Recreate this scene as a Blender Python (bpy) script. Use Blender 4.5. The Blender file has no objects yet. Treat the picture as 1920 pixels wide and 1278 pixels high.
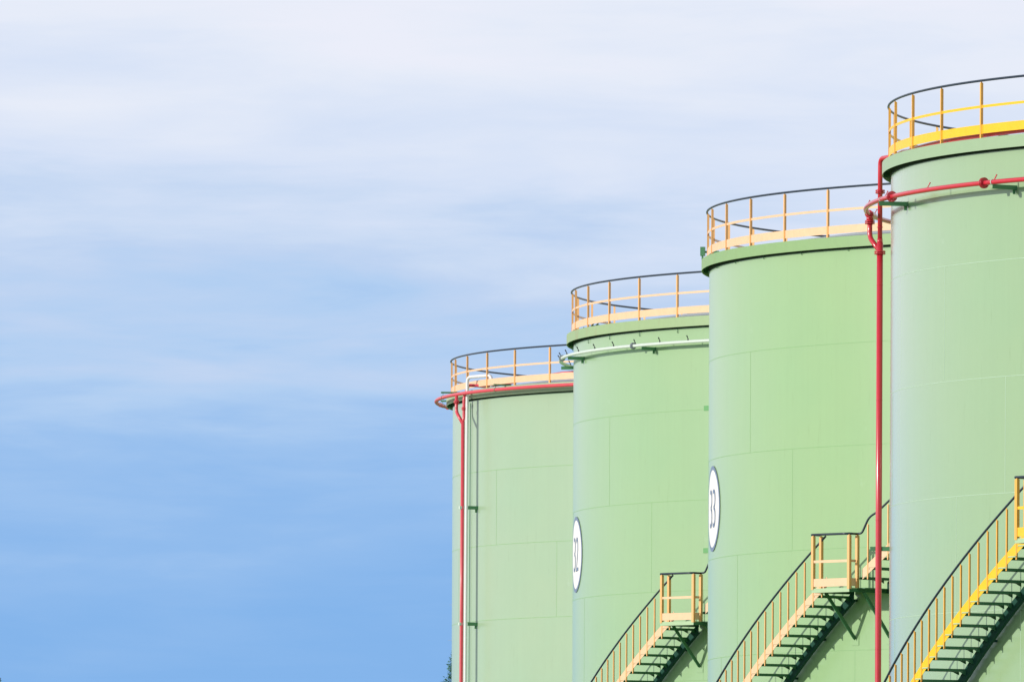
import bpy, bmesh, math, random
from mathutils import Vector, Matrix
R_ = math.radians
scene = bpy.context.scene
COL = scene.collection
random.seed(4)

# ------------------------------------------------------------------ camera
cam_data = bpy.data.cameras.new("camera")
cam_data.sensor_width = 36.0
cam_data.lens = 390.03
cam_data.shift_x = 0.0
cam_data.shift_y = (1878.74 - 639.0) / 1920.0
cam_data.clip_start = 1.0
cam_data.clip_end = 20000.0
cam = bpy.data.objects.new("camera", cam_data)
COL.objects.link(cam)
_r = -0.004348
cam.matrix_world = Matrix(((math.cos(_r), math.sin(_r), 0, 0),
                           (0, 0, -1, 0),
                           (-math.sin(_r), math.cos(_r), 0, 1.5),
                           (0, 0, 0, 1)))
scene.camera = cam

# ------------------------------------------------------------------ light
SUN_AZ, SUN_EL = 200.0, 14.5           # direction towards the sun, degrees
sd = bpy.data.lights.new("sun", 'SUN')
sd.energy = 3.4
sd.angle = R_(0.8)
sd.color = (1.0, 0.945, 0.86)
sun = bpy.data.objects.new("sun", sd)
COL.objects.link(sun)
_s = Vector((math.cos(R_(SUN_AZ)) * math.cos(R_(SUN_EL)), math.sin(R_(SUN_AZ)) * math.cos(R_(SUN_EL)), math.sin(R_(SUN_EL))))
sun.rotation_euler = _s.to_track_quat('Z', 'Y').to_euler()

scene.view_settings.view_transform = 'Standard'
scene.view_settings.look = 'None'
scene.view_settings.exposure = 0.0
scene.view_settings.gamma = 1.0

def srgb(r, g, b):
    def f(c):
        c /= 255.0
        return c / 12.92 if c <= 0.04045 else ((c + 0.055) / 1.055) ** 2.4
    return (f(r), f(g), f(b), 1.0)

# world: physical sky mixed with a high, streaky cloud layer (all by direction)
world = bpy.data.worlds.new("World")
scene.world = world
world.use_nodes = True
nt = world.node_tree
nt.nodes.clear()
def N(tree, typ, **kw):
    n = tree.nodes.new(typ)
    for k, v in kw.items():
        setattr(n, k, v)
    return n
def math_node(tree, op, a=None, b=None, clamp=False):
    n = tree.nodes.new('ShaderNodeMath'); n.operation = op; n.use_clamp = clamp
    for i, v in enumerate((a, b)):
        if v is None: continue
        if isinstance(v, (int, float)): n.inputs[i].default_value = v
        else: tree.links.new(v, n.inputs[i])
    return n.outputs[0]
def mix_col(tree, fac, a, b, blend='MIX'):
    n = tree.nodes.new('ShaderNodeMix'); n.data_type = 'RGBA'; n.blend_type = blend
    for idx, v in ((0, fac), (6, a), (7, b)):
        if isinstance(v, (int, float)): n.inputs[idx].default_value = v
        elif isinstance(v, tuple): n.inputs[idx].default_value = v
        else: tree.links.new(v, n.inputs[idx])
    return n.outputs[2]
def ramp(tree, fac, stops, interp='EASE'):
    n = tree.nodes.new('ShaderNodeValToRGB'); n.color_ramp.interpolation = interp
    e = n.color_ramp.elements
    while len(e) > 1: e.remove(e[-1])
    e[0].position, e[0].color = stops[0]
    for p, c in stops[1:]:
        x = e.new(p); x.color = c
    tree.links.new(fac, n.inputs[0])
    return n.outputs[0]
def noise(tree, vec, scale, detail=4, rough=0.5, dist=0.0):
    n = tree.nodes.new('ShaderNodeTexNoise')
    n.inputs['Scale'].default_value = scale; n.inputs['Detail'].default_value = detail
    n.inputs['Roughness'].default_value = rough; n.inputs['Distortion'].default_value = dist
    tree.links.new(vec, n.inputs['Vector'])
    return n.outputs[0]

tc = N(nt, 'ShaderNodeTexCoord')
sep = N(nt, 'ShaderNodeSeparateXYZ'); nt.links.new(tc.outputs['Generated'], sep.inputs[0])
dx, dz = sep.outputs[0], sep.outputs[2]
def wmap(sx, sz, off=(0, 0, 0), tilt=0.0):
    m = N(nt, 'ShaderNodeMapping')
    m.inputs['Scale'].default_value = (sx, sx, sz)
    m.inputs['Location'].default_value = off
    m.inputs['Rotation'].default_value = (0, tilt, 0)
    nt.links.new(tc.outputs['Generated'], m.inputs[0])
    return m.outputs[0]
n_big = noise(nt, wmap(16, 70, (3.1, 0, 1.7), R_(-2.5)), 1.0, 3, 0.5, 0.3)
n_med = noise(nt, wmap(26, 170, (7.3, 2, 4.1), R_(-1)), 1.0, 6, 0.55, 0.4)
n_fin = noise(nt, wmap(70, 360, (1.3, 5, 9.1), R_(-1)), 1.0, 7, 0.55, 0.3)
# the cloud deck thins towards the horizon; noise pushes its banks up and down
c1 = math_node(nt, 'MULTIPLY', math_node(nt, 'SUBTRACT', n_big, 0.5), 0.026)
c2 = math_node(nt, 'MULTIPLY', math_node(nt, 'SUBTRACT', n_med, 0.5), 0.036)
c3 = math_node(nt, 'MULTIPLY', math_node(nt, 'SUBTRACT', n_fin, 0.5), 0.011)
# unseen cloud added lower on both sides, to brighten tank edges and ambient light
gap = math_node(nt, 'MULTIPLY', math_node(nt, 'SUBTRACT', math_node(nt, 'ABSOLUTE', dx), 0.07), 0.15)
gap = math_node(nt, 'MINIMUM', math_node(nt, 'MAXIMUM', gap, 0.0), 0.035)
lean = math_node(nt, 'ADD', math_node(nt, 'MULTIPLY', math_node(nt, 'MINIMUM', math_node(nt, 'MAXIMUM', dx, -0.06), 0.06), 0.045), gap)
hgt = math_node(nt, 'ADD', math_node(nt, 'ADD', math_node(nt, 'ADD', dz, lean), c1), math_node(nt, 'ADD', c2, c3))
cloud = ramp(nt, math_node(nt, 'MULTIPLY', hgt, 10.0, clamp=True),
             [(0.0, srgb(126, 176, 232)), (0.29, srgb(133, 181, 235)), (0.42, srgb(146, 188, 237)), (0.49, srgb(158, 195, 239)),
              (0.56, srgb(178, 207, 242)), (0.63, srgb(191, 212, 242)), (0.68, srgb(202, 219, 244)), (0.74, srgb(214, 226, 247)),
              (0.81, srgb(222, 231, 248)), (0.88, srgb(230, 236, 249)), (0.95, srgb(235, 238, 250))], 'LINEAR')
sky = N(nt, 'ShaderNodeTexSky'); sky.sky_type = 'NISHITA'; sky.sun_disc = False
sky.sun_elevation = R_(SUN_EL); sky.sun_rotation = R_(90 - SUN_AZ)
sky.air_density = 1.0; sky.dust_density = 1.0; sky.ozone_density = 1.5
up = math_node(nt, 'MULTIPLY', math_node(nt, 'SUBTRACT', dz, 0.12), 1.6, clamp=True)
up = math_node(nt, 'MULTIPLY', up, 0.75)
cl10 = mix_col(nt, 1.0, cloud, (10.0, 10.0, 10.0, 1.0), 'MULTIPLY')
wcol = mix_col(nt, up, cl10, sky.outputs[0])
bg = N(nt, 'ShaderNodeBackground'); nt.links.new(wcol, bg.inputs[0]); bg.inputs[1].default_value = 0.1
wo = N(nt, 'ShaderNodeOutputWorld'); nt.links.new(bg.outputs[0], wo.inputs[0])

# ------------------------------------------------------------------ materials
def paint(name, col, rough=0.4, var=0.05, streak=None, spec=0.5, coat=0.0, bump=0.0, scale=6.0, rust=0.0, metallic=0.0, coatrough=0.15):
    m = bpy.data.materials.new(name); m.use_nodes = True
    t = m.node_tree; b = t.nodes['Principled BSDF']
    b.inputs['Roughness'].default_value = rough
    b.inputs['Metallic'].default_value = metallic
    b.inputs['Specular IOR Level'].default_value = spec
    b.inputs['Coat Weight'].default_value = coat
    b.inputs['Coat Roughness'].default_value = coatrough
    tcn = N(t, 'ShaderNodeTexCoord')
    n1 = noise(t, tcn.outputs['Object'], scale, 5, 0.6)
    lo = tuple(max(0, c * (1 - var * 2)) for c in col[:3]) + (1,)
    hi = tuple(min(1, c * (1 + var * 2)) for c in col[:3]) + (1,)
    c = mix_col(t, n1, lo, hi)
    if streak:
        mp = N(t, 'ShaderNodeMapping'); mp.inputs['Scale'].default_value = (1, 1, 0.035)
        t.links.new(tcn.outputs['Object'], mp.inputs[0])
        s = noise(t, mp.outputs[0], 4.5, 7, 0.7)
        s = ramp(t, s, [(0.3, (0, 0, 0, 1)), (0.75, (1, 1, 1, 1))], 'LINEAR')
        c = mix_col(t, math_node(t, 'MULTIPLY', s, streak), c, tuple(x * 0.82 + 0.02 for x in col[:3]) + (1,))
        # broad tone patches, as plate by plate repainting leaves
        mp2 = N(t, 'ShaderNodeMapping'); mp2.inputs['Scale'].default_value = (0.32, 0.32, 0.41)
        t.links.new(tcn.outputs['Object'], mp2.inputs[0])
        vn = noise(t, mp2.outputs[0], 1.0, 2, 0.5)
        c = mix_col(t, math_node(t, 'MULTIPLY', vn, 0.8), c, (min(1, col[0] * 1.14 + .01), min(1, col[1] * 1.0), col[2] * 0.98, 1))
    if streak and name.startswith('green_tank'):
        mp = N(t, 'ShaderNodeMapping'); mp.inputs['Scale'].default_value = (1, 1, 0.10)
        t.links.new(tcn.outputs['Object'], mp.inputs[0])
        s = noise(t, mp.outputs[0], 9.0, 5, 0.75)
        s = ramp(t, s, [(0.60, (0, 0, 0, 1)), (0.80, (1, 1, 1, 1))], 'LINEAR')
        c = mix_col(t, math_node(t, 'MULTIPLY', s, 0.55), c, (col[0] * 0.78, col[1] * 0.74, col[2] * 0.66, 1))
        # scuffs and touched-up spots
        sp = noise(t, tcn.outputs['Object'], 1.1, 7, 0.7)
        sp = ramp(t, sp, [(0.66, (0, 0, 0, 1)), (0.74, (1, 1, 1, 1))], 'LINEAR')
        c = mix_col(t, math_node(t, 'MULTIPLY', sp, 0.35), c, (col[0] * 1.2 + .03, col[1] * 1.08 + .02, col[2] * 1.2 + .04, 1))
    if rust:
        mp = N(t, 'ShaderNodeMapping'); mp.inputs['Scale'].default_value = (1, 1, 0.35)
        t.links.new(tcn.outputs['Object'], mp.inputs[0])
        s = noise(t, mp.outputs[0], 1.7, 8, 0.7)
        s = ramp(t, s, [(0.56, (0, 0, 0, 1)), (0.72, (1, 1, 1, 1))], 'LINEAR')
        c = mix_col(t, math_node(t, 'MULTIPLY', s, rust), c, (0.36, 0.24, 0.12, 1))
    t.links.new(c, b.inputs['Base Color'])
    if bump:
        mp = N(t, 'ShaderNodeMapping'); mp.inputs['Scale'].default_value = (0.55, 0.55, 0.8)
        t.links.new(tcn.outputs['Object'], mp.inputs[0])
        bn = noise(t, mp.outputs[0], 1.0, 1, 0.35)
        bp = N(t, 'ShaderNodeBump'); bp.inputs['Strength'].default_value = 1.0; bp.inputs['Distance'].default_value = bump
        t.links.new(bn, bp.inputs['Height']); t.links.new(bp.outputs[0], b.inputs['Normal'])
        rr = math_node(t, 'ADD', math_node(t, 'MULTIPLY', vn, 0.12), rough - 0.06)
        t.links.new(rr, b.inputs['Roughness'])
    return m

M = {}
M['shellD'] = paint('green_tank_paint_glossy', (0.300, 0.475, 0.265), 0.25, 0.02, streak=0.45, coat=0.9, bump=0.0, scale=1.4, coatrough=0.2)
M['shellC'] = paint('green_tank_paint', (0.308, 0.510, 0.254), 0.30, 0.02, streak=0.5, coat=0.5, bump=0.0, scale=1.4, coatrough=0.2)
M['shellB'] = paint('green_tank_paint_b', (0.314, 0.510, 0.278), 0.30, 0.02, streak=0.5, coat=0.5, bump=0.0, scale=1.4, coatrough=0.2)
M['shellA'] = paint('green_tank_paint_a', (0.350, 0.508, 0.350), 0.32, 0.02, streak=0.4, coat=0.35, bump=0.0, scale=1.4, coatrough=0.2)
M['seamD'] = paint('weld_bead_light', (0.46, 0.62, 0.46), 0.35, 0.04)
M['seamC'] = paint('weld_bead_dark', (0.278, 0.476, 0.226), 0.5, 0.04)
M['rimD'] = paint('rim_green', (0.31, 0.47, 0.29), 0.45, 0.05, streak=0.4)
M['rimC'] = paint('rim_green_c', (0.25, 0.43, 0.19), 0.5, 0.06, streak=0.6, rust=0.10)
M['rimB'] = paint('rim_green_b', (0.31, 0.46, 0.24), 0.5, 0.06, streak=0.6, rust=0.42)
M['rimA'] = paint('rim_green_a', (0.37, 0.53, 0.34), 0.5, 0.05, streak=0.3, rust=0.05)
M['roof'] = paint('pale_roof_paint', (0.50, 0.58, 0.56), 0.45, 0.04, streak=0.3)
M['yellow'] = paint('yellow_paint', (0.97, 0.54, 0.010), 0.4, 0.05)
M['orange'] = paint('amber_post_paint', (0.93, 0.45, 0.07), 0.4, 0.05)
M['peach'] = paint('faded_peach_paint', (0.86, 0.55, 0.34), 0.5, 0.05)
M['peachpost'] = paint('faded_orange_paint', (0.90, 0.47, 0.17), 0.5, 0.05)
M['navy'] = paint('dark_handrail_paint', (0.022, 0.035, 0.06), 0.32, 0.1)
M['darkgreen'] = paint('dark_green_steel', (0.045, 0.17, 0.08), 0.5, 0.08)
M['midgreen'] = paint('mid_green_steel', (0.08, 0.25, 0.12), 0.45, 0.08)
M['grating'] = paint('light_green_platform', (0.40, 0.56, 0.33), 0.5, 0.05)
M['red'] = paint('red_pipe_paint', (0.62, 0.028, 0.05), 0.28, 0.05, coat=0.4)
M['redfade'] = paint('faded_red_pipe_paint', (0.72, 0.07, 0.10), 0.35, 0.05, coat=0.2)
M['white'] = paint('white_pipe_paint', (0.80, 0.80, 0.82), 0.4, 0.03)
M['palegrey'] = paint('pale_green_white_pipe', (0.66, 0.74, 0.68), 0.38, 0.04)
M['galv'] = paint('galvanised_flange', (0.30, 0.33, 0.38), 0.4, 0.08)
M['black'] = paint('black_nozzle', (0.03, 0.035, 0.04), 0.5, 0.1)
M['signwhite'] = paint('sign_white', (0.84, 0.85, 0.85), 0.45, 0.02, streak=0.25)
M['signblue'] = paint('sign_slate_blue', (0.17, 0.23, 0.36), 0.5, 0.05)
M['rimshade'] = paint('rim_shade_paint', (0.01, 0.03, 0.015), 0.7, 0.1)  # near-black colour for the painted shade under the rim
M['clip'] = paint('deep_yellow_clip', (0.98, 0.46, 0.005), 0.4, 0.03)
M['clipfade'] = paint('faded_orange_clip', (0.86, 0.42, 0.13), 0.5, 0.03)
M['stringer'] = paint('dark_teal_stringer', (0.014, 0.068, 0.048), 0.7, 0.08, spec=0.15)
M['plate'] = paint('green_pad', (0.12, 0.36, 0.12), 0.5, 0.04)

# ------------------------------------------------------------------ mesh helpers
def obj(name, me, mat=None, parent=None, label=None):
    """link one mesh object (me: bmesh or mesh)"""
    if isinstance(me, bmesh.types.BMesh):
        d = bpy.data.meshes.new(name)
        me.to_mesh(d); me.free()
        me = d
        if mat is not None:
            for x in (mat if isinstance(mat, (list, tuple)) else [mat]):
                me.materials.append(x)
    o = bpy.data.objects.new(name, me)
    COL.objects.link(o)
    if parent is not None: o.parent = parent
    if label: o['label'] = label
    return o

def P(R, phi, z):
    a = R_(phi)
    return Vector((R * math.cos(a), R * math.sin(a), z))

def sweep(bm, pts, prof, closed=False, smooth=True, mi=0, frame=None, cap=True):
    """sweep a closed profile [(radial, up)] along points in tank coordinates. frame(i)->(u,v)"""
    rings = []
    for i, p in enumerate(pts):
        u, v = frame(i)
        rings.append([bm.verts.new(p + u * a + v * b) for a, b in prof])
    n = len(prof); m = len(pts)
    for i in range(m if closed else m - 1):
        A, B = rings[i], rings[(i + 1) % m]
        for k in range(n):
            f = bm.faces.new((A[k], A[(k + 1) % n], B[(k + 1) % n], B[k]))
            f.smooth = smooth; f.material_index = mi
            if smooth and n == 4:
                bm.edges.get((A[k], B[k])).smooth = False
                bm.edges.get((A[(k + 1) % n], B[(k + 1) % n])).smooth = False
    if cap and not closed:
        for rg in (rings[0], rings[-1]):
            f = bm.faces.new(rg); f.material_index = mi
    return rings

def circ(r, n=10):
    return [(r * math.cos(2 * math.pi * k / n), r * math.sin(2 * math.pi * k / n)) for k in range(n)]
def rect(w0, w1, h0, h1):
    return [(w0, h0), (w1, h0), (w1, h1), (w0, h1)]

def arc_bar(bm, R, phis, zs, prof, closed=False, smooth=True, mi=0):
    """profile swept round the tank; profile a = radial, b = vertical"""
    pts = [P(R, f, z) for f, z in zip(phis, zs)]
    def fr(i):
        a = R_(phis[i])
        return Vector((math.cos(a), math.sin(a), 0)), Vector((0, 0, 1))
    sweep(bm, pts, prof, closed, smooth, mi, fr)

def tube(bm, pts, r, n=10, mi=0, closed=False):
    pts = [Vector(p) for p in pts]
    m = len(pts)
    # parallel transported frames
    tans = []
    for i in range(m):
        if closed: t = pts[(i + 1) % m] - pts[i - 1]
        else: t = pts[min(i + 1, m - 1)] - pts[max(i - 1, 0)]
        tans.append(t.normalized())
    ref = Vector((0, 0, 1)) if abs(tans[0].z) < 0.9 else Vector((1, 0, 0))
    u = tans[0].cross(ref).normalized(); fr = []
    for t in tans:
        u = (u - t * u.dot(t)).normalized()
        fr.append((u, t.cross(u).normalized()))
    sweep(bm, pts, circ(r, n), closed, True, mi, lambda i: fr[i])

def fillet(pts, rad, n=5):
    """round the corners of a polyline"""
    pts = [Vector(p) for p in pts]
    out = [pts[0]]
    for i in range(1, len(pts) - 1):
        a, b, c = pts[i - 1], pts[i], pts[i + 1]
        d1 = (a - b); d2 = (c - b)
        r = min(rad, d1.length * 0.45, d2.length * 0.45)
        p1 = b + d1.normalized() * r; p2 = b + d2.normalized() * r
        for k in range(n + 1):
            t = k / n
            out.append(p1 * (1 - t) ** 2 + b * 2 * t * (1 - t) + p2 * t ** 2)
    out.append(pts[-1])
    return out

def disc(bm, c, axis, r, th, n=18, mi=0):
    axis = Vector(axis).normalized()
    tube(bm, [Vector(c) - axis * th / 2, Vector(c) + axis * th / 2], r, n, mi)

def box_local(bm, x0, x1, y0, y1, z0, z1, mi=0, mtx=None):
    vs = [Vector((x, y, z)) for x in (x0, x1) for y in (y0, y1) for z in (z0, z1)]
    if mtx: vs = [mtx @ v for v in vs]
    v = [bm.verts.new(p) for p in vs]
    for q in ((0, 1, 3, 2), (4, 6, 7, 5), (0, 4, 5, 1), (2, 3, 7, 6), (0, 2, 6, 4), (1, 5, 7, 3)):
        f = bm.faces.new([v[k] for k in q]); f.material_index = mi

def bar(bm, p, q, w, h, mi=0, up=Vector((0, 0, 1))):
    """rectangular bar from p to q"""
    p, q = Vector(p), Vector(q); t = (q - p).normalized()
    s = t.cross(up)
    if s.length < 1e-4: s = Vector((1, 0, 0))
    s.normalize(); u = s.cross(t).normalized()
    sweep(bm, [p, q], [(-w / 2, -h / 2), (w / 2, -h / 2), (w / 2, h / 2), (-w / 2, h / 2)], False, False, mi, lambda i: (s, u))

def radial_mtx(phi, z=0.0):
    """x = radial outward, y = tangential (phi increasing), z up"""
    return Matrix.Translation((0, 0, z)) @ Matrix.Rotation(R_(phi), 4, 'Z')

def fix(bm):
    bmesh.ops.recalc_face_normals(bm, faces=bm.faces[:])
    return bm

def frange(a, b, step):
    n = max(1, int(round(abs(b - a) / step)))
    return [a + (b - a) * i / n for i in range(n + 1)]

# ------------------------------------------------------------------ shared small meshes (modelled at phi = 0, x = radial)
def mesh_from(bm, name, mats):
    fix(bm)
    d = bpy.data.meshes.new(name); bm.to_mesh(d); bm.free()
    for m in mats: d.materials.append(m)
    return d

def L_post_bm(h, w=0.047, t=0.008):
    bm = bmesh.new()
    # outer leg tangential, other leg radial; top cut on the slant
    for (x0, x1, y0, y1) in ((0.0, t, -w / 2, w / 2), (-w, 0.0, w / 2 - t, w / 2)):
        vs = []
        for x in (x0, x1):
            for y in (y0, y1):
                zt = h - (0.03 if (x == x0 and x0 < 0) else 0.0) - (0.035 if y == y0 and x0 >= 0 else 0)
                vs += [bm.verts.new((x, y, 0)), bm.verts.new((x, y, zt))]
        for q in ((0, 1, 3, 2), (4, 6, 7, 5), (0, 4, 5, 1), (2, 3, 7, 6), (0, 2, 6, 4), (1, 5, 7, 3)):
            bm.faces.new([vs[k] for k in q])
    return bm

RI, RO = 13.22, 14.12          # stair walkway
DPH, DZ = 1.228, 0.2235        # one step
def tread_bm(nib=True):
    """one cantilevered channel tread with haunch: built at phi = 0 being its HIGH (camera side) edge"""
    bm = bmesh.new()
    dep = 0.27; t = 0.006; h = 0.055
    x0, x1 = RI, RO
    box_local(bm, x0, x1, -dep, 0, h - t, h)                       # plate
    box_local(bm, x0, x1, -t, 0.0, 0, h - t - .0005)               # front lip
    box_local(bm, x0, x1, -dep, -dep + t, 0, h - t - .0005)        # back lip
    # haunch gussets on both lips where the tread joins the stringer
    for y in (-t, -dep):
        prof = [(x0 + 0.001, -0.001), (x0 + 0.20, -0.001), (x0 + 0.14, -0.01), (x0 + 0.09, -0.035), (x0 + 0.001, -0.07)]
        a = [bm.verts.new((x, y, z)) for x, z in prof]; b = [bm.verts.new((x, y + t, z)) for x, z in prof]
        bm.faces.new(a); bm.faces.new(b[::-1])
        for k in range(5): bm.faces.new((a[k], b[k], b[(k + 1) % 5], a[(k + 1) % 5]))
    # lighter end nib
    if nib: box_local(bm, x1 + .0005, x1 + 0.006, -dep * 0.95, -0.004, h - 0.002, h + 0.022, mi=1)
    return bm

def baluster_bm(h):
    bm = bmesh.new()
    w = 0.03; t = 0.006
    box_local(bm, RO - 0.0, RO + t, -w, 0, 0.0, h)
    box_local(bm, RO - w, RO - .0005, -t, 0, 0.0, h - 0.02)
    return bm

# ------------------------------------------------------------------ setting
def ground_mat(name, c1, c2, scale, rough=0.9):
    m = bpy.data.materials.new(name); m.use_nodes = True
    t = m.node_tree; b = t.nodes['Principled BSDF']; b.inputs['Roughness'].default_value = rough
    tcn = N(t, 'ShaderNodeTexCoord')
    n = noise(t, tcn.outputs['Object'], scale, 8, 0.65)
    n2 = noise(t, tcn.outputs['Object'], scale * 0.03, 4, 0.6)
    c = mix_col(t, n, c1, c2)
    c = mix_col(t, math_node(t, 'MULTIPLY', n2, 0.5), c, tuple(x * 0.7 for x in c1[:3]) + (1,))
    t.links.new(c, b.inputs['Base Color'])
    bp = N(t, 'ShaderNodeBump'); bp.inputs['Distance'].default_value = 0.03
    t.links.new(n, bp.inputs['Height']); t.links.new(bp.outputs[0], b.inputs['Normal'])
    return m

bm = bmesh.new()
S = 9000
rings = []
bm.faces.new([bm.verts.new((x, y, 0)) for x, y in ((-S, -S), (S, -S), (S, S), (-S, S))])
g = obj('ground', bm, ground_mat('short_grass', (0.17, 0.30, 0.10, 1), (0.26, 0.38, 0.16, 1), 1.2))
g['kind'] = 'structure'

# ------------------------------------------------------------------ tanks
def add_digit_text(txt, size, name):
    cu = bpy.data.curves.new(name, 'FONT')
    cu.body = txt; cu.size = size; cu.align_x = 'CENTER'; cu.align_y = 'CENTER'
    cu.resolution_u = 6; cu.extrude = 0.0; cu.offset = -0.014
    o = bpy.data.objects.new(name, cu); COL.objects.link(o)
    dg = bpy.context.evaluated_depsgraph_get(); dg.update()
    me = bpy.data.meshes.new_from_object(o.evaluated_get(dg))
    bpy.data.objects.remove(o); bpy.data.curves.remove(cu)
    return me

def wrap(x, y, R, phi0, z0):
    """flat sign coordinates (x to the viewer's right when facing the wall) on to the cylinder"""
    return P(R, phi0 + math.degrees(x / 13.0), z0 + y)

def sign(tank, phi, z, rad, digits):
    bm = bmesh.new()
    Rb = 13.012
    def patch(bm, r0, r1, R, mi=0):
        nr, na = 6, 56
        grid = []
        for i in range(nr + 1):
            rr = r0 + (r1 - r0) * i / nr
            grid.append([bm.verts.new(wrap(rr * math.cos(2 * math.pi * k / na), rr * math.sin(2 * math.pi * k / na), R, phi, z)) for k in range(na)])
        for i in range(nr):
            for k in range(na):
                f = bm.faces.new((grid[i][k], grid[i][(k + 1) % na], grid[i + 1][(k + 1) % na], grid[i + 1][k])); f.smooth = True
        return grid
    g0 = patch(bm, 0.02, rad - 0.10, Rb)
    bm.faces.new(g0[0])
    fix(bm)
    plate = obj('number_disc', bm, M['signwhite'], tank)
    bm = bmesh.new(); patch(bm, rad - 0.10, rad, Rb + 0.004); fix(bm)
    obj('disc_border', bm, M['signblue'], plate)
    for k, d in enumerate(digits):
        me = add_digit_text(d, 1.0, 'numeral_tmp')
        xs = [v.co.x for v in me.vertices]; ys = [v.co.y for v in me.vertices]
        b2 = bmesh.new(); b2.from_mesh(me)
        bmesh.ops.triangulate(b2, faces=b2.faces[:])
        sx = 0.40 / (max(xs) - min(xs)); sy = 0.93 / (max(ys) - min(ys))
        mx, my = (max(xs) + min(xs)) / 2, (max(ys) + min(ys)) / 2
        cx = (-0.23, 0.29)[k]
        for v in b2.verts:
            v.co = wrap((v.co.x - mx) * sx + cx, (v.co.y - my) * sy, Rb + 0.010, phi, z)
        bpy.data.meshes.remove(me)
        obj('numeral', fix(b2), M['signblue'], plate)
    return plate

def torus_bead(bm, R, z, w=0.006, h=0.018, mi=1, n=220):
    phis = [360.0 * k / n for k in range(n)]
    arc_bar(bm, R, phis, [z] * n, [(-0.002, -h / 2), (w * .7, -h / 4), (w * .7, h / 4), (-0.002, h / 2)], True, True, mi)

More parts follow.
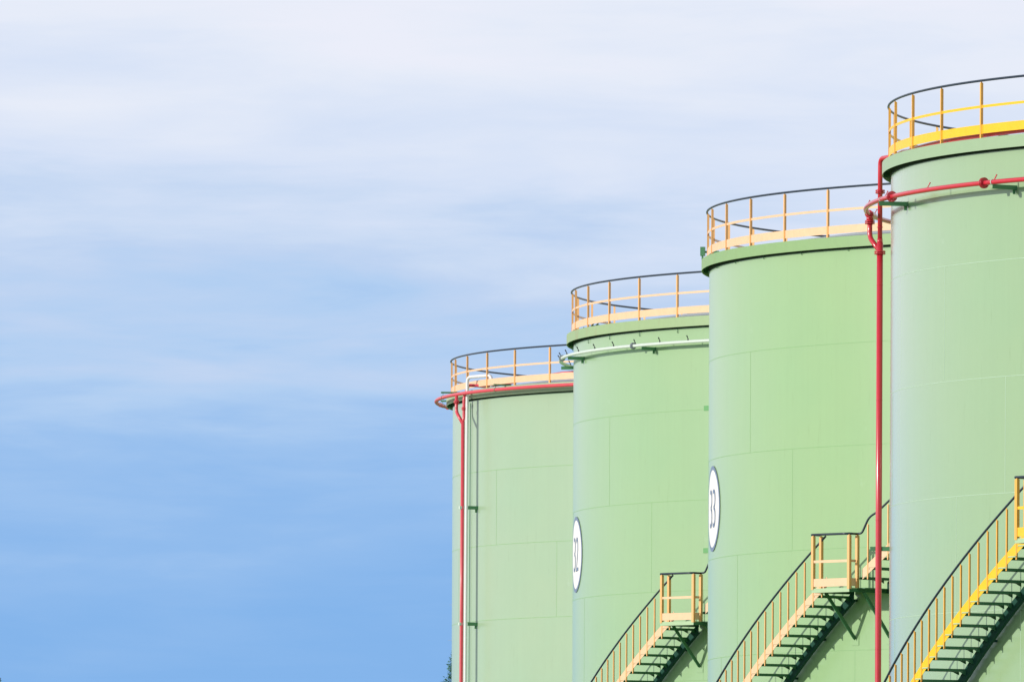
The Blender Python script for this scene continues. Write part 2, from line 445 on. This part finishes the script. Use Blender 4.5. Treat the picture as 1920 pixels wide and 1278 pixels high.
def make_tank(key, cx, cy, label, dz, rail_dz, dstair, seam0, seam_dz, vseams, shell, seam, rim_m, post_m, flat_m, rail_off, stair_post, stair_flat, pin_off=0.0):
    T = bpy.data.objects.new('storage_tank', None); COL.objects.link(T)
    T.location = (cx, cy, 0); T.empty_display_size = 2
    T['label'] = label; T['category'] = 'tank'; T['group'] = 'tall green storage tanks standing in a row'
    ZT = 19.655 + dz                      # rim top
    # ---- shell with weld beads
    bm = bmesh.new(); n = 256
    zs = [0.0] + [z for z in frange(0.6, ZT - 0.08, 1.2)]
    rows = [[bm.verts.new(P(13.0, 360.0 * k / n, z)) for k in range(n)] for z in zs]
    for i in range(len(zs) - 1):
        for k in range(n):
            f = bm.faces.new((rows[i][k], rows[i][(k + 1) % n], rows[i + 1][(k + 1) % n], rows[i + 1][k])); f.smooth = True
    z = seam0; course = 0
    levels = [seam0 - seam_dz * i for i in range(8) if seam0 - seam_dz * i > 0.3]
    for z in levels: torus_bead(bm, 13.0, z)
    lv = [ZT - 0.08] + levels + [0.0]
    for i in range(1, len(lv) - 1):
        base = vseams[i % len(vseams)]
        for k in range(12):
            phi = base + 30.0 * k
            box_local(bm, 12.999, 13.0022, -0.007, 0.007, lv[i + 1] + 0.012, lv[i] - 0.012, mi=1, mtx=radial_mtx(phi))
    fix(bm)
    obj('shell', bm, [shell, seam], T)
    # ---- roof dome
    bm = bmesh.new(); nr = 14; na = 128; rho = 76.0
    z0 = ZT - 0.002
    prev = None
    for i in range(nr + 1):
        rr = 13.0 * (1 - i / nr)
        zz = z0 + (169 - rr * rr) / (2 * rho)
        if i == nr: ring = [bm.verts.new((0, 0, zz))]
        else: ring = [bm.verts.new(P(rr, 360.0 * k / na, zz)) for k in range(na)]
        if prev:
            for k in range(na):
                if len(ring) == 1: f = bm.faces.new((prev[k], prev[(k + 1) % na], ring[0]))
                else: f = bm.faces.new((prev[k], prev[(k + 1) % na], ring[(k + 1) % na], ring[k]))
                f.smooth = True
        prev = ring
    obj('roof', fix(bm), M['roof'], T)
    # ---- rim girder: fascia, walkway ledge, stiffening plates
    bm = bmesh.new(); n = 220; ph = [360.0 * k / n for k in range(n)]
    arc_bar(bm, 13.185, ph, [ZT - 0.26] * n, rect(-0.006, 0.006, 0, 0.26), True, True, 0)
    arc_bar(bm, 13.0, ph, [ZT - 0.012] * n, rect(-0.25, 0.178, 0, 0.011), True, False, 0)
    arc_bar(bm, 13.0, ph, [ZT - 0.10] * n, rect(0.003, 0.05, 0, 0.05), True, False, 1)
    arc_bar(bm, 13.0, ph, [ZT - 0.288] * n, rect(0.0005, 0.016, 0, 0.187), True, True, 2)  # thin dark strip on the shell, painted shade below the fascia
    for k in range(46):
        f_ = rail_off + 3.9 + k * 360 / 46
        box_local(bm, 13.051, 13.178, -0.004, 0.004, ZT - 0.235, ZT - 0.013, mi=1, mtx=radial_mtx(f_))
    fix(bm)
    rim = obj('rim_girder', bm, [rim_m, M['darkgreen'], M['rimshade']], T)
    # little drip pins below the rim, one near each post
    pl = {'B': 0.40, 'C': 0.335, 'A': 0.0, 'D': 0.0}[key]
    b = bmesh.new(); tube(b, [(13.03, 0, ZT - pl), (13.03, 0, ZT - 0.235)], 0.008, 6); tube(b, [(13.0, 0, ZT - pl + .005), (13.035, 0, ZT - pl + .005)], 0.006, 6)
    pin_me = mesh_from(b, 'drip_pin', [M['darkgreen']])
    for k in range(12 if pl else 0):
        o = obj('drip_pin', pin_me, None, rim); o.rotation_euler.z = R_(rail_off + pin_off + 7.826 * (k - 2))
    # ---- guard rail
    bm = bmesh.new()
    ztop = ZT + 1.20 + rail_dz
    arc_bar(bm, 13.06, ph, [ztop] * n, circ(0.026, 8), True, True, 0)
    rail = obj('guard_rail', fix(bm), M['navy'], T)
    bm = bmesh.new(); arc_bar(bm, 13.052, ph, [ZT + 0.665 + rail_dz * .6] * n, rect(-0.012, -0.004, -0.028, 0.028), True, True)
    obj('mid_rail', fix(bm), flat_m, rail)
    tb = 0.108 if key == 'D' else 0.09
    bm = bmesh.new(); arc_bar(bm, 13.052, ph, [ZT + tb] * n, rect(-0.012, -0.004, 0, 0.19), True, True)
    obj('toe_board', fix(bm), flat_m, rail)
    pb = L_post_bm(1.20 + rail_dz - 0.02)
    # splice clips behind which the flat bars are bolted, and a base plate
    wc = 0.085 if key == 'D' else 0.05
    zm = 0.665 + rail_dz * .6
    box_local(pb, -0.0035, -0.0005, 0.0265, wc, zm - 0.034, zm + 0.034, mi=1)
    box_local(pb, -0.0035, -0.0005, 0.0265, wc, tb - 0.004, tb + 0.19, mi=1)
    box_local(pb, -0.07, 0.02, -0.045, 0.045, 0.0005, 0.008)
    post_me = mesh_from(pb, 'post', [post_m, M['clip'] if key == 'D' else M['clipfade']])
    for k in range(46):
        o = obj('post', post_me, None, rail)
        a = R_(rail_off + k * 360 / 46)
        o.location = (13.052 * math.cos(a), 13.052 * math.sin(a), ZT); o.rotation_euler.z = a
    if key == 'A': return T, ZT        # its stair is on the side away from the photograph
    # ---- stairs
    zL = 11.27 + dstair                # landing floor level
    tm = mesh_from(tread_bm(key == 'D'), 'tread', [M['darkgreen'], M['grating']])
    bal_me = mesh_from(baluster_bm(1.30), 'baluster', [stair_post])
    def flight(ph_first, z_first, steps, up_sign, name_low, phi_hand_end, zhand_end_extra):
        """treads at phi_high = ph_first + DPH*k ; z_first + DZ*k  (k in steps)"""
        bm = bmesh.new()
        k0, k1 = steps[0], steps[-1]
        fs = frange(k0 - 0.6, k1 + 0.5, 0.5)
        phs = [ph_first + DPH * k for k in fs]
        zz = [z_first + DZ * k for k in fs]
        # inner channel stringer
        arc_bar(bm, RI, phs, zz, rect(-0.008, 0.0, -0.20, 0.06), False, True, 0)
        arc_bar(bm, RI, phs, zz, rect(-0.07, -0.0085, 0.052, 0.06), False, True, 0)
        arc_bar(bm, RI, phs, zz, rect(-0.07, -0.0085, -0.20, -0.192), False, True, 0)
        # lugs to the shell
        for k in list(steps)[::4]:
            box_local(bm, 12.99, RI - 0.0715, -0.04, 0.04, z_first + DZ * k - 0.10, z_first + DZ * k - 0.05, mtx=radial_mtx(ph_first + DPH * k))
        st = obj(name_low, fix(bm), M['stringer'], T)
        bm = bmesh.new()
        arc_bar(bm, RO, phs, zz, rect(-0.010, -0.002, 0.10, 0.345), False, True)
        o = obj('kick_plate', fix(bm), stair_flat, st)
        for k in steps:
            o = obj('tread', tm, None, st); o.rotation_euler.z = R_(ph_first + DPH * k); o.location.z = z_first + DZ * k - 0.03
            o = obj('baluster', bal_me, None, st); o.rotation_euler.z = R_(ph_first + DPH * k); o.location.z = z_first + DZ * k - 0.03
        return st
    # lower flight: last tread just under the landing
    ph0, z0s = 222.10, 11.10 + dstair
    nlow = int((z0s - 0.2) / DZ)
    low = flight(ph0, z0s, list(range(-nlow, 1)), 1, 'stair_flight', 0, 0)
    low['label'] = 'lower stair flight rising to the landing'
    bm = bmesh.new()
    ks = frange(-nlow, 0.4, 1.0)
    pts = [P(RO + 0.01, ph0 + DPH * k, z0s + DZ * k + 1.315) for k in ks]
    tube(bm, pts, 0.026, 8)
    obj('handrail', fix(bm), M['navy'], low)
    # upper flight
    ph1, z1s = 228.10, zL + 0.2235
    nup = int((ZT - 0.05 - z1s) / DZ)
    upf = flight(ph1, z1s, list(range(0, nup + 1)), 1, 'stair_flight', 0, 0)
    upf['label'] = 'upper stair flight rising from the landing to the rim'
    bm = bmesh.new()
    pts = [P(RO + 0.02, 226.76, zL + 1.265), P(RO + 0.01, 227.34, zL + 1.275), P(RO + 0.01, 228.2, z1s + 1.42)]
    pts += [P(RO + 0.01, ph1 + DPH * k, z1s + DZ * k + 1.33) for k in frange(1, nup, 1.0)]
    tube(bm, fillet(pts[:4], 0.12, 4)[:-1] + pts[3:], 0.026, 8)
    obj('handrail', fix(bm), M['navy'], upf)
    # ---- landing
    bm = bmesh.new()
    f0, f1 = 221.85, 226.75
    RLo = 14.40
    phs = frange(f0, f1, 0.5)
    arc_bar(bm, 13.02, phs, [zL - 0.02] * len(phs), rect(0, RLo - 13.02, 0, 0.02), False, False, 1)
    arc_bar(bm, RLo, phs, [zL - 0.10] * len(phs), rect(0.0005, 0.008, 0, 0.10), False, False, 1)
    for f_ in (f0, f1):
        s_ = 0.0045 if f_ == f0 else -0.0045
        box_local(bm, 13.02, RLo - .001, s_ - .004, s_ + .004, zL - 0.10, zL - 0.0205, mi=0, mtx=radial_mtx(f_))
    # inner part of the landing runs on to the upper flight
    phs2 = frange(f1 + .04, f1 + 1.0, 0.25)
    arc_bar(bm, 13.02, phs2, [zL - 0.02] * len(phs2), rect(0, RO - 13.02, 0, 0.019), False, False, 0)
    land = obj('landing', fix(bm), [M['darkgreen'], M['grating']], T)
    # braces down to pads on the shell
    for f_ in (f0 + 0.1, f1 + 0.25):
        bm = bmesh.new()
        m_ = radial_mtx(f_)
        p, q = m_ @ Vector((13.98, 0, zL - 0.105)), m_ @ Vector((13.03, 0, zL - 1.15))
        bar(bm, p, q, 0.075, 0.008, up=Vector((0, 0, 1)))
        bar(bm, p + m_.to_3x3() @ Vector((0, 0.037, 0)), q + m_.to_3x3() @ Vector((0, 0.037, 0)), 0.008, 0.085)
        box_local(bm, 13.001, 13.012, -0.11, 0.13, zL - 1.30, zL - 1.04, mi=1, mtx=m_)
        obj('brace', fix(bm), [M['darkgreen'], shell], land)
    # posts
    for Rp, f_, hh, big in ((RLo + 0.012, f0 + 0.12, 1.28, 1), (RLo + 0.012, f1 - 0.1, 1.28, 1), (RO + 0.03, f1 - 0.02, 1.25, 1), (RO + 0.03, f0 + 0.1, 1.25, 1)):
        b = L_post_bm(hh, 0.07, 0.008)
        o = obj('post', fix(b), stair_post, land)
        a = R_(f_); o.location = (Rp * math.cos(a), Rp * math.sin(a), zL - 0.03 if Rp > RO + .1 else zL); o.rotation_euler.z = a
    # rails of the landing: outer face and the two returns
    c0, c1 = P(RLo, f0, 0), P(RLo, f1, 0); i0, i1 = P(RO + .02, f0, 0), P(RO + .02, f1, 0)
    bm = bmesh.new()
    path = [i0] + [P(RLo, f_, 0) for f_ in frange(f0, f1, 0.8)] + [i1]
    tube(bm, [p + Vector((0, 0, zL + 1.265)) for p in path], 0.028, 8)
    obj('handrail', fix(bm), M['navy'], land)
    for nm, za, zb in (('mid_rail', 0.60, 0.66), ('toe_board', 0.04, 0.225)):
        bm = bmesh.new()
        phs = frange(f0 + .2, f1 - .2, 0.5)
        arc_bar(bm, RLo, phs, [zL + za] * len(phs), rect(0, 0.008, 0, zb - za), False, False)
        box_local(bm, RO + .06, RLo - .012, 0.0, 0.008, zL + za, zL + zb, mtx=radial_mtx(f1))
        if nm == 'mid_rail': pass
        obj(nm, fix(bm), stair_flat, land)
    return T, ZT

TD, ZD = make_tank('D', 21.104, 239.302, 'nearest glossy green tank at the right edge, with yellow guard rail and red ring pipe', 0.0, 0.02, -0.12, 17.083, 2.44,
                   [205.5, 202.3, 213.55, 205.0, 216.0], M['shellD'], M['seamD'], M['rimD'], M['orange'], M['yellow'], 178.3, M['orange'], M['yellow'])
TC, ZC = make_tank('C', 17.739, 270.743, 'green tank with number 33 on its side and no pipe ring, second from the right', -0.03, -0.02, 0.0, 17.12, 2.42,
                   [192.0, 201.6, 211.2, 198.0, 221.9], M['shellC'], M['seamC'], M['rimC'], M['peachpost'], M['peach'], 178.4, M['peachpost'], M['peach'], pin_off=3.2)
TB, ZB = make_tank('B', 14.599, 302.152, 'green tank numbered 32, with a pale pipe ring under its rust stained rim', 0.01, -0.03, 0.28, 17.2, 2.385,
                   [190.0, 202.08, 212.7, 192.5, 208.0], M['shellB'], M['seamC'], M['rimB'], M['peachpost'], M['peach'], 178.7, M['peachpost'], M['peach'])
TA, ZA = make_tank('A', 11.141, 333.537, 'farthest green tank, left end of the row, red and white pipes up its side', 0.0, -0.11, 0.2, 17.23, 2.21,
                   [190.0, 206.2, 220.5, 194.0, 208.0], M['shellA'], M['seamC'], M['rimA'], M['peachpost'], M['peach'], 180.0, M['peachpost'], M['peach'])

sign(TC, 186.6, 13.50, 1.04, '33')
sign(TB, 186.8, 13.64, 1.03, '32')

# ------------------------------------------------------------------ pipework helpers
def ring_pipe(T, name, R, z, f0, f1, r, mat, label=None):
    bm = bmesh.new()
    tube(bm, [P(R, f, z) for f in frange(f0, f1, 1.5)], r, 12)
    return obj(name, fix(bm), mat, T, label)
def flange(T, R, f, z, r, mat, axis='t', gap=0.02, th=0.022):
    bm = bmesh.new()
    a = R_(f); ax = Vector((-math.sin(a), math.cos(a), 0)) if axis == 't' else Vector((0, 0, 1))
    c = P(R, f, z)
    disc(bm, c - ax * gap, ax, r, th); disc(bm, c + ax * gap, ax, r, th)
    # bolts
    u = ax.orthogonal().normalized(); v = ax.cross(u)
    for k in range(8):
        d = (u * math.cos(k * math.pi / 4) + v * math.sin(k * math.pi / 4)) * r * 0.82
        disc(bm, c + d, ax, 0.009, gap * 2 + th + 0.03, 6)
    return obj('flange', fix(bm), mat, T)
def bracket(T, f, z_top, r_out, mat, h=0.09, w=0.07, R0=13.0, foot=True, turn=0.0):
    bm = bmesh.new(); m_ = radial_mtx(f)
    # channel: web + two flanges, plus a pad on the shell and a small lug
    box_local(bm, R0 + 0.013, r_out, w / 2 - 0.006, w / 2, z_top - h, z_top, mtx=m_)
    box_local(bm, R0 + 0.013, r_out, -w / 2, w / 2 - .0065, z_top - 0.006, z_top - .0005, mtx=m_)
    box_local(bm, R0 + 0.013, r_out, -w / 2, w / 2 - .0065, z_top - h + .0005, z_top - h + 0.006, mtx=m_)
    box_local(bm, R0 + 0.0005, R0 + 0.012, -0.05, 0.05, z_top - h - 0.01, z_top + 0.005, mtx=m_, mi=0)
    if foot:
        box_local(bm, R0 + 0.013, R0 + 0.08, -0.004, 0.004, z_top - h - 0.09, z_top - h - 0.001, mtx=m_)
    return obj('support_bracket', fix(bm), mat, T)

# ---- tank D: red spray ring, red riser, roof pipe
zr = 18.66
ringD = ring_pipe(TD, 'spray_ring', 13.54, zr, 158, 262, 0.052, M['red'], 'red ring pipe below the rim')
for f in (194.6, 213.3, 236.0): flange(ringD, 13.54, f, zr, 0.115, M['red'])
for f in (191.6, 215.0, 238.5): bracket(ringD, f, zr - 0.055, 13.64, M['midgreen'])
for f in (169.0, 180.5, 192.1, 203.4, 214.8, 226.2):
    bm = bmesh.new(); m_ = radial_mtx(f)
    p = m_ @ Vector((13.53, 0, zr + 0.05)); q = m_ @ Vector((13.47, 0, zr + 0.15))
    bar(bm, p, q, 0.03, 0.012); disc(bm, q, q - p, 0.016, 0.02, 8)
    obj('spray_nozzle', fix(bm), M['red'], ringD)
bm = bmesh.new()     # clamps over the pipe at the brackets
for f in (191.0, 214.6):
    a = R_(f); ax = Vector((-math.sin(a), math.cos(a), 0)); disc(bm, P(13.54, f, zr), ax, 0.062, 0.02, 14)
obj('pipe_clamp', fix(bm), M['palegrey'], ringD)

bm = bmesh.new()     # riser, in two diameters, then over the rim and along it
fR, RR = 173.5, 13.275
tube(bm, [P(RR, fR, 0.2), P(RR, fR, 6), P(RR, fR, 12), P(RR, fR, 18.02)], 0.068, 16)
tube(bm, [P(RR, fR, 18.0), P(RR, fR, 18.10)], 0.060, 16)
top = [P(RR, fR, 18.0), P(RR, fR, 19.84)]
run = [P(12.93, 176.5, 19.84), P(12.86, 181, 19.80), P(12.86, 186, 19.765)] + [P(12.86, f, 19.728 + 0.0015 * (f - 190)) for f in frange(189, 232, 2)]
tube(bm, fillet(top + run[:2], 0.16, 6)[:-1] + run[1:], 0.052, 14)
riserD = obj('riser_pipe', fix(bm), M['red'], TD, 'tall red riser pipe beside the tank')
flange(riserD, RR, fR, 19.12, 0.105, M['red'], 'z')
flange(riserD, RR, fR, 17.80, 0.125, M['red'], 'z')
bm = bmesh.new()     # tee from the ring down and back into the riser
ft = 171.6
pt = P(13.54, ft, zr)
rad = Vector((math.cos(R_(ft)), math.sin(R_(ft)), 0))
tube(bm, [P(13.54, ft - 2.2, zr), P(13.54, ft - 1.0, zr), P(13.54, ft, zr), P(13.54, ft + 1.0, zr)], 0.088, 16)
tube(bm, fillet([pt + Vector((0, 0, 0.02)), pt + Vector((0, 0, -0.50)), P(RR, fR, zr - 0.50 - 0.33)], 0.13, 6), 0.055, 14)
disc(bm, pt + Vector((0, 0, -0.09)), (0, 0, 1), 0.078, 0.12, 14)
obj('branch_pipe', fix(bm), M['red'], riserD)
flange(riserD, 13.54, ft, zr - 0.17, 0.11, M['red'], 'z')
bm = bmesh.new(); m_ = radial_mtx(fR)
box_local(bm, 13.002, RR - 0.069, -0.03, 0.03, 11.33, 11.42, mtx=m_)
box_local(bm, 12.96, RR + 0.19, -0.135, -0.075, 11.34, 11.43, mtx=m_)
obj('support_bracket', fix(bm), M['midgreen'], riserD)
bm = bmesh.new()
for zz in (17.1, 14.6, 12.0, 9.2, 18.35): disc(bm, P(RR, fR, zz), (0, 0, 1), 0.071, 0.012, 16)
obj('weld_joint', fix(bm), M['red'], riserD)

# ---- tank C: small green box poking out on the far side of the rim
bm = bmesh.new(); m_ = radial_mtx(170.6)
box_local(bm, 12.9, 13.30, -0.03, 0.03, ZC + 0.32, ZC + 0.37, mtx=m_)
box_local(bm, 13.25, 13.36, -0.06, 0.06, ZC + 0.25, ZC + 0.47, mtx=m_)
box_local(bm, 13.29, 13.33, -0.03, 0.03, ZC + 0.12, ZC + 0.25, mtx=m_)
tube(bm, [m_ @ Vector((12.93, 0, ZC)), m_ @ Vector((12.93, 0, ZC + 0.33))], 0.02, 8)
obj('vent_box', fix(bm), M['midgreen'], TC)

# ---- tank B: pale ring with black nozzles
zb = 18.98
ringB = ring_pipe(TB, 'spray_ring', 13.36, zb, 160, 262, 0.046, M['palegrey'], 'pale whitish ring pipe below the rim')
for f in (184.7, 211.0, 237.0): flange(ringB, 13.36, f, zb, 0.088, M['galv'])
for f in (171.8, 191.8, 213.3, 236.0): bracket(ringB, f, zb - 0.05, 13.46, M['midgreen'], h=0.085)
b = bmesh.new()
tube(b, [(13.36, 0, zb + 0.04), (13.41, 0.0, zb + 0.13)], 0.010, 6); tube(b, [(13.40, 0.0, zb + 0.115), (13.43, 0.0, zb + 0.165)], 0.016, 6)
tube(b, [(13.375, 0, zb + 0.03), (13.385, 0.0, zb + 0.09)], 0.017, 6)
nz = mesh_from(b, 'spray_nozzle', [M['black']])
for f in (167.6, 173.4, 178.6, 183.9, 189.6, 195.6, 201.4, 206.6, 211.6, 216.5, 221.5, 226.5):
    o = obj('spray_nozzle', nz, None, ringB); o.rotation_euler.z = R_(f)
bm = bmesh.new()
for f, rr in ((183.0, 12.75), (190.2, 12.7), (191.4, 12.62)):
    m_ = radial_mtx(f)
    tube(bm, [m_ @ Vector((rr, 0, ZB - 0.02)), m_ @ Vector((rr, 0, ZB + 0.12))], 0.022, 8)
    disc(bm, m_ @ Vector((rr, 0, ZB + 0.13)), (0, 0, 1), 0.06, 0.02, 10)
    bar(bm, m_ @ Vector((rr, -0.08, ZB + 0.15)), m_ @ Vector((rr, 0.12, ZB + 0.17)), 0.03, 0.02)
obj('roof_valve', fix(bm), M['midgreen'], TB)
for zz in (13.47, 17.23):
    bm = bmesh.new(); box_local(bm, 13.0, 13.014, -0.115, 0.115, zz - 0.065, zz + 0.065, mtx=radial_mtx(223.0))
    obj('mounting_plate', fix(bm), M['plate'], TB)

# ---- tank A: faded red ring, branch, red riser, white vent pipe
za = 19.54
ringA = ring_pipe(TA, 'spray_ring', 13.50, za, 167.5, 262, 0.055, M['redfade'], 'faded pink red ring pipe at rim height')
bm = bmesh.new(); disc(bm, P(13.50, 167.3, za), P(1, 257, 0), 0.075, 0.03, 14); disc(bm, P(13.50, 172.5, za - .0), P(1, 262, 0), 0.066, 0.05, 14)
obj('end_cap', fix(bm), M['redfade'], ringA)
for f in (170.5, 190.4, 209.9, 229.0):
    bm = bmesh.new(); m_ = radial_mtx(f)
    box_local(bm, 12.98, 13.56, -0.03, 0.03, ZA + 0.006, ZA + 0.055, mtx=m_)
    box_local(bm, 13.495, 13.505, -0.01, 0.01, za + 0.05, ZA + 0.005, mtx=m_)
    disc(bm, P(13.50, f, za), P(1, f + 90, 0), 0.062, 0.025, 14)
    obj('support_bracket', fix(bm), M['midgreen'], ringA)
bm = bmesh.new()
fA, RA = 199.6, 13.45
low_off = Vector((-0.03, 0, 0))
tube(bm, [P(RA, fA, 0.2) + Vector((-.045, 0, 0)), P(RA, fA, 8) + Vector((-.03, 0, 0)), P(RA, fA, 13) + Vector((-.015, 0, 0)), P(RA, fA, 18.72)], 0.055, 14)
run = [P(13.2, 199.2, 19.80), P(12.9, 201.5, 19.76), P(12.88, 205, 19.75), P(12.88, 209, 19.77), P(12.7, 213, 19.88), P(12.35, 218, 19.99), P(11.9, 224, 20.06), P(11.2, 232, 20.18)]
tube(bm, fillet([P(RA, fA, 18.7), P(RA - 0.03, fA, 18.85), P(RA - 0.03, fA, 19.42), P(13.27, fA - .2, 19.78)], 0.08) + run, 0.044, 12)
riserA = obj('riser_pipe', fix(bm), M['redfade'], TA, 'faded red riser pipe beside the white pipe')
flange(riserA, RA - 0.03, fA, 19.10, 0.075, M['redfade'], 'z')
bm = bmesh.new()
fb = 197.63
tube(bm, fillet([P(13.50, fb, za), P(13.50, fb, za - 0.52), P(RA, fA - .1, 18.66)], 0.12, 6), 0.05, 14)
obj('branch_pipe', fix(bm), M['redfade'], riserA)
flange(riserA, 13.50, fb, za - 0.22, 0.085, M['redfade'], 'z')
bm = bmesh.new()
RW, fW = 13.34, 199.9
tube(bm, fillet([P(RW, fW, 0.2) + Vector((-.06, 0, 0)), P(RW, fW, 10) + Vector((-.03, 0, 0)), P(RW, fW, 20.03), P(12.95, 204.0, 20.05), P(12.95, 204.1, 19.7)], 0.16, 6), 0.049, 14)
obj('vent_pipe', fix(bm), M['white'], TA, 'white pipe with a bent top reaching over the rim')
for zz in (16.165, 12.72, 8.9, 5.1):
    bk = bracket(TA, 199.9, zz + 0.05, 13.31, M['midgreen'], h=0.10)
    bm = bmesh.new(); box_local(bm, 13.39, 13.55, -0.055, 0.045, zz - .04, zz + .045, mtx=radial_mtx(199.6))
    obj('pipe_clamp', fix(bm), M['palegrey'], bk)
bm = bmesh.new()     # thin conduits standing off the shell
tube(bm, [P(13.03, 196.7, 0.2), P(13.03, 196.9, 10), P(13.03, 197.1, 19.3)], 0.014, 6)
obj('conduit', fix(bm), M['midgreen'], TA)

# ------------------------------------------------------------------ trees behind the tanks
def leaf_mat(name, c):
    m = bpy.data.materials.new(name); m.use_nodes = True
    t = m.node_tree; b = t.nodes['Principled BSDF']; b.inputs['Roughness'].default_value = 0.6
    tcn = N(t, 'ShaderNodeTexCoord')
    n = noise(t, tcn.outputs['Object'], 2.2, 5, 0.6)
    t.links.new(mix_col(t, n, tuple(x * 0.55 for x in c[:3]) + (1,), tuple(min(1, x * 1.6) for x in c[:3]) + (1,)), b.inputs['Base Color'])
    return m
LEAF = leaf_mat('foliage', (0.06, 0.19, 0.10, 1))
BARK = paint('bark', (0.12, 0.09, 0.06), 0.9, 0.2)
def conifer(x, y, h, spread, label, seed, fine_from):
    rnd = random.Random(seed)
    T = bpy.data.objects.new('conifer_tree', None); COL.objects.link(T); T.location = (x, y, 0)
    T['label'] = label; T['category'] = 'tree'; T['group'] = 'treetops beyond the tanks'
    bm = bmesh.new()
    pts = [Vector((rnd.uniform(-.05, .05), rnd.uniform(-.05, .05), h * k / 9)) for k in range(10)]
    fr = (Vector((1, 0, 0)), Vector((0, 1, 0)))
    rings = []
    for k, p in enumerate(pts):
        r = 0.26 * (1 - k / 9.6)
        rings.append([bm.verts.new(p + fr[0] * r * math.cos(a * math.pi / 4) + fr[1] * r * math.sin(a * math.pi / 4)) for a in range(8)])
    for i in range(9):
        for k in range(8): bm.faces.new((rings[i][k], rings[i][(k + 1) % 8], rings[i + 1][(k + 1) % 8], rings[i + 1][k]))
    # limbs
    crown = bmesh.new()
    z = h * 0.18
    while z < h - 0.1:
        f = (h - z) / (h * 0.82)
        reach = spread * (f ** 0.72)
        fine = z > fine_from
        nb = 7
        a0 = rnd.uniform(0, 6.28)
        for b_ in range(nb):
            a = a0 + 6.283 * b_ / nb + rnd.uniform(-.25, .25)
            L = max(0.15, reach * rnd.uniform(0.6, 1.12))
            d = Vector((math.cos(a), math.sin(a), 0))
            s = Vector((-math.sin(a), math.cos(a), 0))
            base = Vector((0, 0, z + rnd.uniform(-.06, .06)))
            tip = base + d * L + Vector((0, 0, 0.10 * L + rnd.uniform(-.1, .05)))
            bar(bm, base, base.lerp(tip, .7), 0.012 + 0.02 * f, 0.012 + 0.02 * f)
            nn = int((150 if fine else 26) * (0.35 + L))
            sz = 0.06 if fine else 0.12
            for _ in range(nn):
                t_ = rnd.uniform(0.18, 1.05)
                w = 0.28 * L * (1.1 - t_) + 0.06
                c = base.lerp(tip, t_) + s * rnd.gauss(0, w * .6) + Vector((0, 0, rnd.gauss(-0.02, 0.05 + .02 * L)))
                o1 = (d * rnd.uniform(.3, 1) + s * rnd.uniform(-.9, .9) + Vector((0, 0, rnd.uniform(-.5, .6)))).normalized() * sz * rnd.uniform(.8, 2.0)
                o2 = Vector((rnd.uniform(-1, 1), rnd.uniform(-1, 1), rnd.uniform(-1, 1))).normalized() * sz * 0.35
                v = [crown.verts.new(c - o2), crown.verts.new(c + o1 * .6 - o2 * .2), crown.verts.new(c + o1), crown.verts.new(c + o2 + o1 * .2)]
                crown.faces.new(v)
        z += rnd.uniform(0.22, 0.34) * (0.7 + 0.8 * f)
    obj('trunk', fix(bm), BARK, T)
    obj('crown', crown, LEAF, T)
    return T
conifer(-1.78, 378.0, 13.72, 3.2, 'dark green treetop just showing at the foot of the leftmost tank', 3, 11.0)
conifer(-18.6, 398.0, 13.25, 3.0, 'tiny tip of a treetop in the bottom left corner', 8, 11.5)

# faint aerial behind the leftmost tank: mast out of sight, three thin rods showing
AE = bpy.data.objects.new('aerial', None); COL.objects.link(AE); AE.location = (-1.2, 372.0, 0)
AE['label'] = 'faint thin horizontal rods sticking out left of the farthest tank, above the treetop'; AE['category'] = 'aerial'
bm = bmesh.new(); tube(bm, [(0, 0, 0), (0, 0, 15.2)], 0.04, 8); obj('mast', fix(bm), M['galv'], AE)
for zz, L in ((14.82, .95), (14.31, .88), (13.63, 1.0)):
    bm = bmesh.new(); tube(bm, [(-L, 0, zz + .01), (L * .6, 0, zz - .01)], 0.004, 5); obj('rod', fix(bm), M['galv'], AE)
